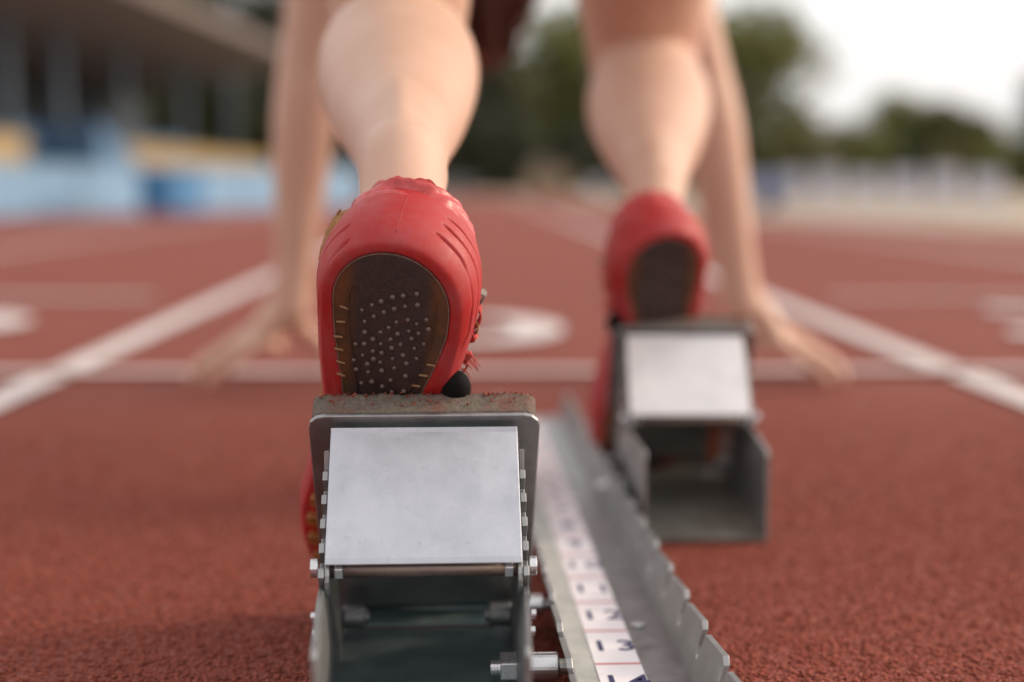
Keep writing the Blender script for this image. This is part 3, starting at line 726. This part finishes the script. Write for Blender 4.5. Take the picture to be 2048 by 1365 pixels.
# clothes (mostly above the frame)
def grow(rows, g): return [(x, y, z, a + g, b + g) for x, y, z, a, b in rows]
sh_ = [loft(grow([(cx, 1.085, .75, .105, .09), (cx, 1.145, .765, .152, .115), (cx, 1.29, .80, .138, .105)], .010)),
       loft(grow([(-.045, 1.085, .755, .085, .090), (-.050, 1.107, .645, .082, .085), (-.053, 1.12, .58, .080, .082)], .010)),
       loft(grow([(.130, 1.205, .725, .087, .090), (.145, 1.30, .622, .086, .088), (.152, 1.34, .58, .082, .083)], .010))]
remesh('shorts', sh_, .006, M['cloth'], person, 5, off)
remesh('singlet', [loft(grow([(cx, 1.24, .795, .142, .108), (cx, 1.30, .80, .138, .105), (cx, 1.44, .805, .128, .095), (cx, 1.62, .765, .150, .112), (cx, 1.71, .725, .160, .105), (cx, 1.76, .70, .120, .085)], .006))], .006, plain('red_singlet_cloth', (.30, .03, .025), .85, .15, 200), person, 5, off)
# hair cap and eyes
hv, hf = ellipsoid(HC + AX[1] * .014 - AX[2] * .014, (.080, .097, .099), AXh, 40, 26)
hv = np.array(hv); keep = []
for f in hf:
    c = hv[list(f)].mean(0) - HC
    if c @ AX[2] < .030 + .5 * (c @ AX[1]) - .25 * abs(c @ AX[0]): keep.append(f)
ho = link('hair', (hv + off, keep), M['hair'], person, True)
sm = ho.modifiers.new('solid', 'SOLIDIFY'); sm.thickness = .008
HL = MB()
for q in range(26):
    a = q * 2.4; rr_ = .018 + .052 * ((q * 7) % 26) / 26; px_, py_ = rr_ * math.cos(a), rr_ * math.sin(a)
    p0 = HC + AX[0] * px_ + np.array([0, -.066 + py_ * .75, -.010]); le = .125 + .025 * math.sin(q * 1.7) - abs(px_) * .75
    HL.tube([p0, p0 + np.array([px_ * .15, -.004, -le * .5]), p0 + np.array([px_ * .05, .002, -le])], [.022, .018, .004], 8)
HL.v = [tuple(np.array(v) + off) for v in HL.v]
HL.build('hair_lock', M['hair'], person, True)
for s in (-1, 1):
    e = link('eye', ellipsoid(HC + AX[1] * .004 + AX[2] * .083 + AX[0] * s * .031 + off, (.011, .011, .011), AXh, 16, 10), M['eye'], person, True)

# --- shoes
def smooth(x, a, b):
    t = min(1, max(0, (x - a) / (b - a))); return t * t * (3 - 2 * t)
LT = .268; RH, RT = .036, .040
def halfw(L, med=False):
    W = float(np.interp(L, [0, .04, .08, .11, .14, .17, .195, .22, .245, .268], [.0324, .0324, .0312, .0290, .0312, .0370, .0420, .0410, .0360, .0300]))
    if med: W *= float(np.interp(L, [0, .050, .075, .098, .125, .155, .19], [1, 1.0, .90, .77, .78, .92, 1]))
    e = 1.0
    if L < RH: e *= math.sqrt(max(0, 1 - ((RH - L) / RH) ** 2))
    if L > LT - RT: e *= math.sqrt(max(0, 1 - ((L - LT + RT) / RT) ** 2))
    return W * e
NP = 330
def plan():
    pts = []
    for i in range(NP + 1):
        t = i / NP; L = LT * (1 - math.cos(math.pi * t)) / 2; pts.append((halfw(L, True), L))
    pts += [(-halfw(b), b) for a, b in pts[-2:0:-1]]
    P = np.array(pts); nx = np.roll(P, -1, 0) - np.roll(P, 1, 0); nn = np.stack([nx[:, 1], -nx[:, 0]], 1); nn /= np.linalg.norm(nn, axis=1)[:, None]
    return P, nn
PLAN, PN = plan()
LS = 20
LAY = catmull(np.array([(-.0036, .000), (-.0012, -.018), (.0032, .010), (.0070, .13), (.0086, .29), (.0082, .45), (.0058, .61), (.0018, .76), (-.0038, .89), (-.0080, .975), (-.0098, 1.0), (-.0110, .97), (-.0125, .80)]), LS)
HN = .0635
def shoe_pt(j, off_, nf, side):
    if nf < .012: off_ -= .0038 * smooth(PLAN[j][1], .045, .098) * smooth(nf, .012, -.004)
    P = PLAN[j] + PN[j] * off_; L = P[1]
    k = float(np.interp(L, [0, .02, .06, .09, .13, .17, .21, .245, .28], [1.0, .99, .90, .93, 1.08, .95, .68, .46, .36]))
    r = P[0]
    if nf > .62: r *= 1 - smooth(L, .085, .135) * smooth(nf, .62, .98) * .97
    return (side * r, L, max(nf, -.02) * HN * (k if nf > .3 else 1 + (k - 1) * max(0, nf) / .3))
def surf(kappa, j, side, lift=0):
    i = min(max(kappa * LS, 0), len(LAY) - 1.001); a = int(i); f = i - a
    o, nf = LAY[a] * (1 - f) + LAY[a + 1] * f
    return shoe_pt(j, o + lift, nf, side)

NUBS = [(.0268, .0061), (.0243, .0127), (.0288, .001), (.0326, -.0046), (.0359, -.0091), (.0333, .0073), (.0311, .0133), (.0359, .002), (.0401, -.014), (.0392, -.0031), (.0429, -.008), (.0395, .0182), (.0416, .009), (.0442, .0034), (.0432, .0134), (.0472, -.0125), (.0485, -.0003), (.0454, .0195), (.0487, .0098), (.0516, .0043), (.049, .0147), (.0524, -.0043), (.0541, -.0123), (.0578, -.0081), (.0559, .0009), (.0555, .0176), (.0533, .0113), (.063, -.0168), (.0619, -.0124), (.0601, -.004), (.0583, .006), (.0615, .0016), (.0594, .013), (.0657, -.0079), (.066, -.0034), (.0651, .0075), (.0696, -.013), (.0687, .0022), (.0659, .0144), (.071, -.0074), (.074, -.0175), (.0703, .0094), (.0751, -.0105), (.0725, -.004), (.0748, .0033), (.078, -.003), (.08, -.0162), (.0805, -.0099), (.079, .0093), (.0836, .0018), (.089, -.0133), (.0916, .0027), (.0898, .0089), (.0868, -.0079), (.0889, -.0024)]
BARS = [(.0408, -.0231), (.0504, -.0247), (.0605, -.0259), (.0689, -.0254), (.0774, -.0244), (.0861, -.0243), (.0692, .022), (.0771, .0184), (.0851, .0147)]

# moulded grooves round the heel, in the shoe's own frame
GROOVES = [[(.0173, -.0035, .0123), (.0248, .002, .0114), (.0312, .0093, .0110), (.0344, .0162, .0095), (.0376, .0265, .0082), (.0385, .0379, .0074), (.0383, .0494, .0066), (.0365, .0586, .0038), (.0338, .0716, .0006)],
           [(.0197, -.003, .0205), (.0254, .0014, .0195), (.0319, .0089, .0192), (.0368, .0181, .0185), (.0392, .0272, .0165), (.0403, .0408, .0150), (.0400, .0556, .0135), (.0388, .0651, .0108)],
           [(.0195, -.0027, .0269), (.0269, .0033, .0274), (.0331, .0111, .0267), (.0376, .0208, .0255), (.0397, .0291, .0230), (.0405, .0408, .0210), (.0402, .0556, .0190)],
           [(.0219, .0018, .0379), (.0281, .0086, .0378), (.0336, .0166, .0358), (.0377, .0236, .0325), (.0398, .0321, .0290), (.0402, .0408, .0265)],
           [(-.0216, .0022, .0046), (-.0258, .0075, .0030), (-.0301, .0157, .0018), (-.0329, .0249, .0014), (-.0354, .0379, .0020), (-.0372, .0524, .0045), (-.0378, .0618, .0055)],
           [(-.0232, .0003, .0132), (-.0282, .0055, .0118), (-.0336, .0138, .0106), (-.0362, .0213, .0090), (-.0384, .0322, .0085), (-.0390, .0465, .0085), (-.0390, .0586, .0090)],
           [(-.0286, .0051, .0185), (-.0343, .0134, .0170), (-.0370, .021, .0150), (-.0390, .0322, .0140), (-.0395, .0465, .0135), (-.0394, .0586, .0135)]]
GRP = []; GRW = []
for g_ in GROOVES:
    c_ = catmull(g_, 24); GRP.append(c_); GRW.append(np.clip(np.minimum(np.arange(len(c_)) / 14, (len(c_) - 1 - np.arange(len(c_))) / 40), .06, 1))
GRP = np.concatenate(GRP); GRW = np.concatenate(GRW)
def shoe(S, side, label):
    nJ = len(PLAN); V = []; F = []
    for i, (o, nf) in enumerate(LAY):
        P = np.array([shoe_pt(j, o, nf, 1) for j in range(nJ)]); d = np.zeros(nJ)
        if i > LS:
            for j0 in range(0, nJ, 60):
                Q = P[j0:j0 + 60]
                if Q[:, 1].min() < .09: d[j0:j0 + 60] = .0025 * np.exp(-(((GRP[None] - Q[:, None]) ** 2).sum(2) / GRW).min(1) / .00068 ** 2)
        V += [shoe_pt(j, o - d[j], nf, side) for j in range(nJ)]
    nk = len(LAY)
    for k in range(nk - 1): F += [(k * nJ + j, k * nJ + (j + 1) % nJ, (k + 1) * nJ + (j + 1) % nJ, (k + 1) * nJ + j) for j in range(nJ)]
    b = (nk - 1) * nJ                                   # close the inside / the vamp, right to left
    F += [(b + j, b + j + 1, b + nJ - j - 1, b + (nJ - j) % nJ) for j in range(0, NP - 1)]
    sh = link('shoe', (V, F), M['red'], person, True)
    bm = bmesh.new(); bm.from_mesh(sh.data); bmesh.ops.recalc_face_normals(bm, faces=bm.faces)
    if bm.faces[0].normal.z > 0: pass
    bm.to_mesh(sh.data); bm.free()
    sh.matrix_local = Matrix.Translation(-BASE) @ fm(S)
    sh['label'] = label
    # brown heel and forefoot sole, slightly recessed in the red rim
    V = []; F = []
    ring = [shoe_pt(j, -.0036, 0, side) for j in range(nJ)]
    dom = lambda L: -.0006 if L < .1 else -.0003
    nr = 10
    for q in range(nr + 1):
        f = 1 - q / nr
        for j in range(nJ):
            r, L, n_ = ring[j]; V.append((r * f, L, dom(L) - .0010 * (1 - f) * (2 - (1 - f)) * 1.0))
    for q in range(nr): F += [(q * nJ + j, q * nJ + (j + 1) % nJ, (q + 1) * nJ + (j + 1) % nJ, (q + 1) * nJ + j) for j in range(nJ)]
    link('sole', (V, F), M['gum'], sh, True)
    # thin pale edge bead of the sole
    MB().tube([(r, L, -.0008) for r, L, n_ in [shoe_pt(j % nJ, -.0036, 0, side) for j in list(range(nJ - 222, nJ)) + list(range(0, 223))]], .00034, 6).build('sole_edge', M['bead'], sh, True)
    MB().tube([(r, L, -.0015) for r, L, n_ in [shoe_pt(j % nJ, -.0112, 0, side) for j in list(range(nJ - 205, nJ - 60)) ]], .0004, 6).build('sole_groove', M['gum'], sh, True)
    MB().tube([(r, L, -.0015) for r, L, n_ in [shoe_pt(j % nJ, -.0100, 0, side) for j in range(50, 205)]], .0004, 6).build('sole_groove', M['gum'], sh, True)
    # rubber nubs
    v, f = ellipsoid((0, 0, 0), (.00124, .00124, .0011), None, 12, 8); me = None
    for l, r in NUBS:
        if me is None:
            o = link('nub', (v, f), M['nub'], sh, True); me = o.data
        else: o = link('nub', me, None, sh)
        o.location = (r * (1 if side > 0 else -1), l, -.0019); sc_ = random.uniform(.8, 1.15); o.scale = (sc_, sc_, sc_)
    me = None
    for l, r in BARS:
        if me is None:
            o = MB().box((-.0024, -.0005, -.0006), (.0024, .0005, .0004)).build('tread_bar', M['amber'], sh, bev=.0003); me = o.data
        else: o = link('tread_bar', me, None, sh); bevel(o, .0003)
        o.location = (r * side, l, -.0013); o.rotation_euler = (0, 0, random.uniform(-.15, .25))
    # forefoot lugs along the edge
    me = None
    for s in (-1, 1):
        for l in np.arange(.135, .25, .016):
            w_ = halfw(l) - .004
            if me is None:
                o = MB().box((-.004, -.0035, -.0045), (.004, .0035, .001)).build('lug', plain('amber_lug', (.30, .10, .02), .4, .3, 200), sh, bev=.001); me = o.data
            else: o = link('lug', me, None, sh); bevel(o, .001)
            o.location = (s * w_, l, -.0010)
    jr = lambda L: int(round(NP * math.acos(1 - 2 * min(max(L / LT, 0), 1)) / math.pi))
    # centre seam on the heel counter
    MB().tube([surf(k, 0, side, .0000) for k in np.linspace(2.6, 7.4, 24)], .00022, 6).build('seam', M['red'], sh, True)
    # crumpled heel tab over the collar
    V = []; F = []; na, nb = 72, 48
    for q in range(nb + 1):
        for p_ in range(na + 1):
            u = p_ / na * 2 - 1; j = int(round(u * 75)); x = u * 75 - j
            kap = 5.3 + 4.9 * q / nb + (1.8 * u * u + .5 * noise.noise(Vector((u * 3, 5, side)))) * (1 - q / nb)
            A_ = np.array(surf(kap, j % nJ, side)); B_ = np.array(surf(kap, (j + (1 if x > 0 else -1)) % nJ, side)); P = A_ + (B_ - A_) * abs(x)
            e = math.sqrt(max(0, 1 - u * u)) * min(1, 4 * q / nb, 9 * (1 - q / nb) + .5)
            vv = q / nb; w_ = (1 - abs(noise.noise(Vector((u * 1.5 + vv, vv * 4.2 + .5 * u, 2 + side)))) * 3.2) * .0024 + noise.noise(Vector((u * 3.2, vv * 9 - u, 7))) * .0026 + abs(noise.noise(Vector((u * 6 + 2 * vv, vv * 13, 4)))) * .0018
            d = np.array([PN[j % nJ][0] * side, PN[j % nJ][1], .25]); d /= np.linalg.norm(d)
            V.append(P + d * (-.0005 + e * (.0016 + 1.25 * w_)))
    for q in range(nb): F += [(q * (na + 1) + p_, q * (na + 1) + p_ + 1, (q + 1) * (na + 1) + p_ + 1, (q + 1) * (na + 1) + p_) for p_ in range(na)]
    link('heel_tab', (V, F), M['redgloss'], sh, True)
    # dark lining showing at the collar edge
    MB().tube([surf(9.9, j % nJ, side, .0004) for j in range(42, 186)], .0011, 8).build('collar_edge', M['black'], sh, True)
    MB().tube([surf(9.9, -j % nJ, side, .0004) for j in range(42, 186)], .0011, 8).build('collar_edge', M['black'], sh, True)
    # tan mesh panel on the outer side, frayed
    V = []; F = []; na, nb = 60, 8
    js = np.linspace(45, 170, na + 1)
    for q in range(nb + 1):
        for p_ in range(na + 1):
            j = int(js[p_]); e = math.sin(math.pi * q / nb) * min(1, p_ / 4, (na - p_) / 4)
            kap = 4.3 + 2.4 * q / nb - 1.0 * (p_ / na) + noise.noise(Vector((p_ * .9, q, 3))) * .5 * (q in (0, nb))
            V.append(surf(kap, (nJ - j) % nJ, side, -.0008 + e * (.0030 + .0016 * noise.noise(Vector((p_ * .55, q * .8, 1))))))
    for q in range(nb): F += [(q * (na + 1) + p_, q * (na + 1) + p_ + 1, (q + 1) * (na + 1) + p_ + 1, (q + 1) * (na + 1) + p_) for p_ in range(na)]
    o = link('mesh_panel', (V, F), M['mesh'], sh, True)
    for q in range(10):
        j = 51 + q * 7.2; P = np.array(surf(5.5 + .1 * math.sin(q * 2), (nJ - int(j)) % nJ, side, .0018))
        MB().tube([P + np.array([side * .0004, -.0018, .0010]), P + np.array([-side * .0008, 0, 0]), P + np.array([side * .0002, .0018, -.0010])], [.0006, .0008, .0005], 6).build('stitch', M['mesh'], sh, True)
    # torn strips of the upper on the inner side
    for q, (L, kp, mt, ln, w_) in enumerate(((.048, 5.6, 'grey', .010, .0030), (.056, 5.3, 'redfab', .012, .0034), (.061, 5.0, 'mesh', .008, .0016), (.066, 4.9, 'redfab', .012, .0032), (.077, 4.4, 'redfab', .011, .0030), (.082, 4.0, 'redfab', .010, .0020), (.070, 5.6, 'black', .012, .0022))):
        P = np.array(surf(kp, jr(L), side, .0)); o = np.array([side * 1.0, .1, .15]); o /= np.linalg.norm(o)
        V = []; F = []; nn = 9
        for i_ in range(nn):
            t = i_ / (nn - 1); tw = .5 * math.sin(q * 2 + t * 4); ww = w_ * (1 - .6 * t ** 3) * (1 + .25 * math.sin(9 * t + q))
            c_ = P + o * (-.0012 + .0040 * math.sin(t * 2.7 + .2)) + np.array([0, ln * (t - .45), .003 * math.sin(q * 1.3 + 3 * t)])
            e_ = np.array([side * math.sin(tw) * .4, .25, math.cos(tw)]); V += [c_ - e_ * ww, c_ + e_ * ww]
        F = [(2 * i_, 2 * i_ + 1, 2 * i_ + 3, 2 * i_ + 2) for i_ in range(nn - 1)]
        o_ = link('torn_strip', (V, F), M[mt], sh, True); m_ = o_.modifiers.new('solid', 'SOLIDIFY'); m_.thickness = .0009; m_.offset = 0
    for q in range(6):
        P = np.array(surf(4.0, jr(.070 + .0025 * q), side, .0005)); e = np.array([side * (.0045 + .0035 * random.random()), .002 + .009 * random.random(), -.003 + .005 * random.random()])
        MB().tube([P, P + e * .5 + np.array([0, 0, .0015]), P + e], [.0005, .0004, .0002], 5).build('thread', M['redfab'], sh, True)
    # black moulded shank piece on the inner side
    P = np.array([side * .0345, .0885, .0050]); o = link('shank_piece', ellipsoid(P, (.0082, .0110, .0080), None, 24, 14), M['black'], sh, True)
    # tongue and laces on top (mostly out of sight)
    for q in range(5):
        L = .135 + .018 * q; n_ = HN * float(np.interp(L, [.13, .17, .21, .245], [1.08, .95, .68, .46])) + .0012
        MB().tube([(-.020, L, n_ - .012), (-.010, L + .002, n_ - .001), (0, L + .003, n_ + .001), (.010, L + .002, n_ - .001), (.020, L, n_ - .012)], .0018, 8).build('lace', M['black'], sh, True)
    return sh
t = NT('red_gloss_rubber'); c = t.coord(); n_ = t.noise(c, 160, 5, .7)
t.set(Base_Color=t.mix(t.ramp(n_, [(.35, 0), (.7, 1)]), (.40, .025, .025), (.55, .085, .085)), Roughness=.33); t.bump(n_, .3, .001)
M['redgloss'] = t.m
shoe(SL, 1, 'left red running shoe in sharp focus, brown heel sole with rubber nubs')
shoe(SR, -1, 'right red running shoe, blurred, on the far pedal')
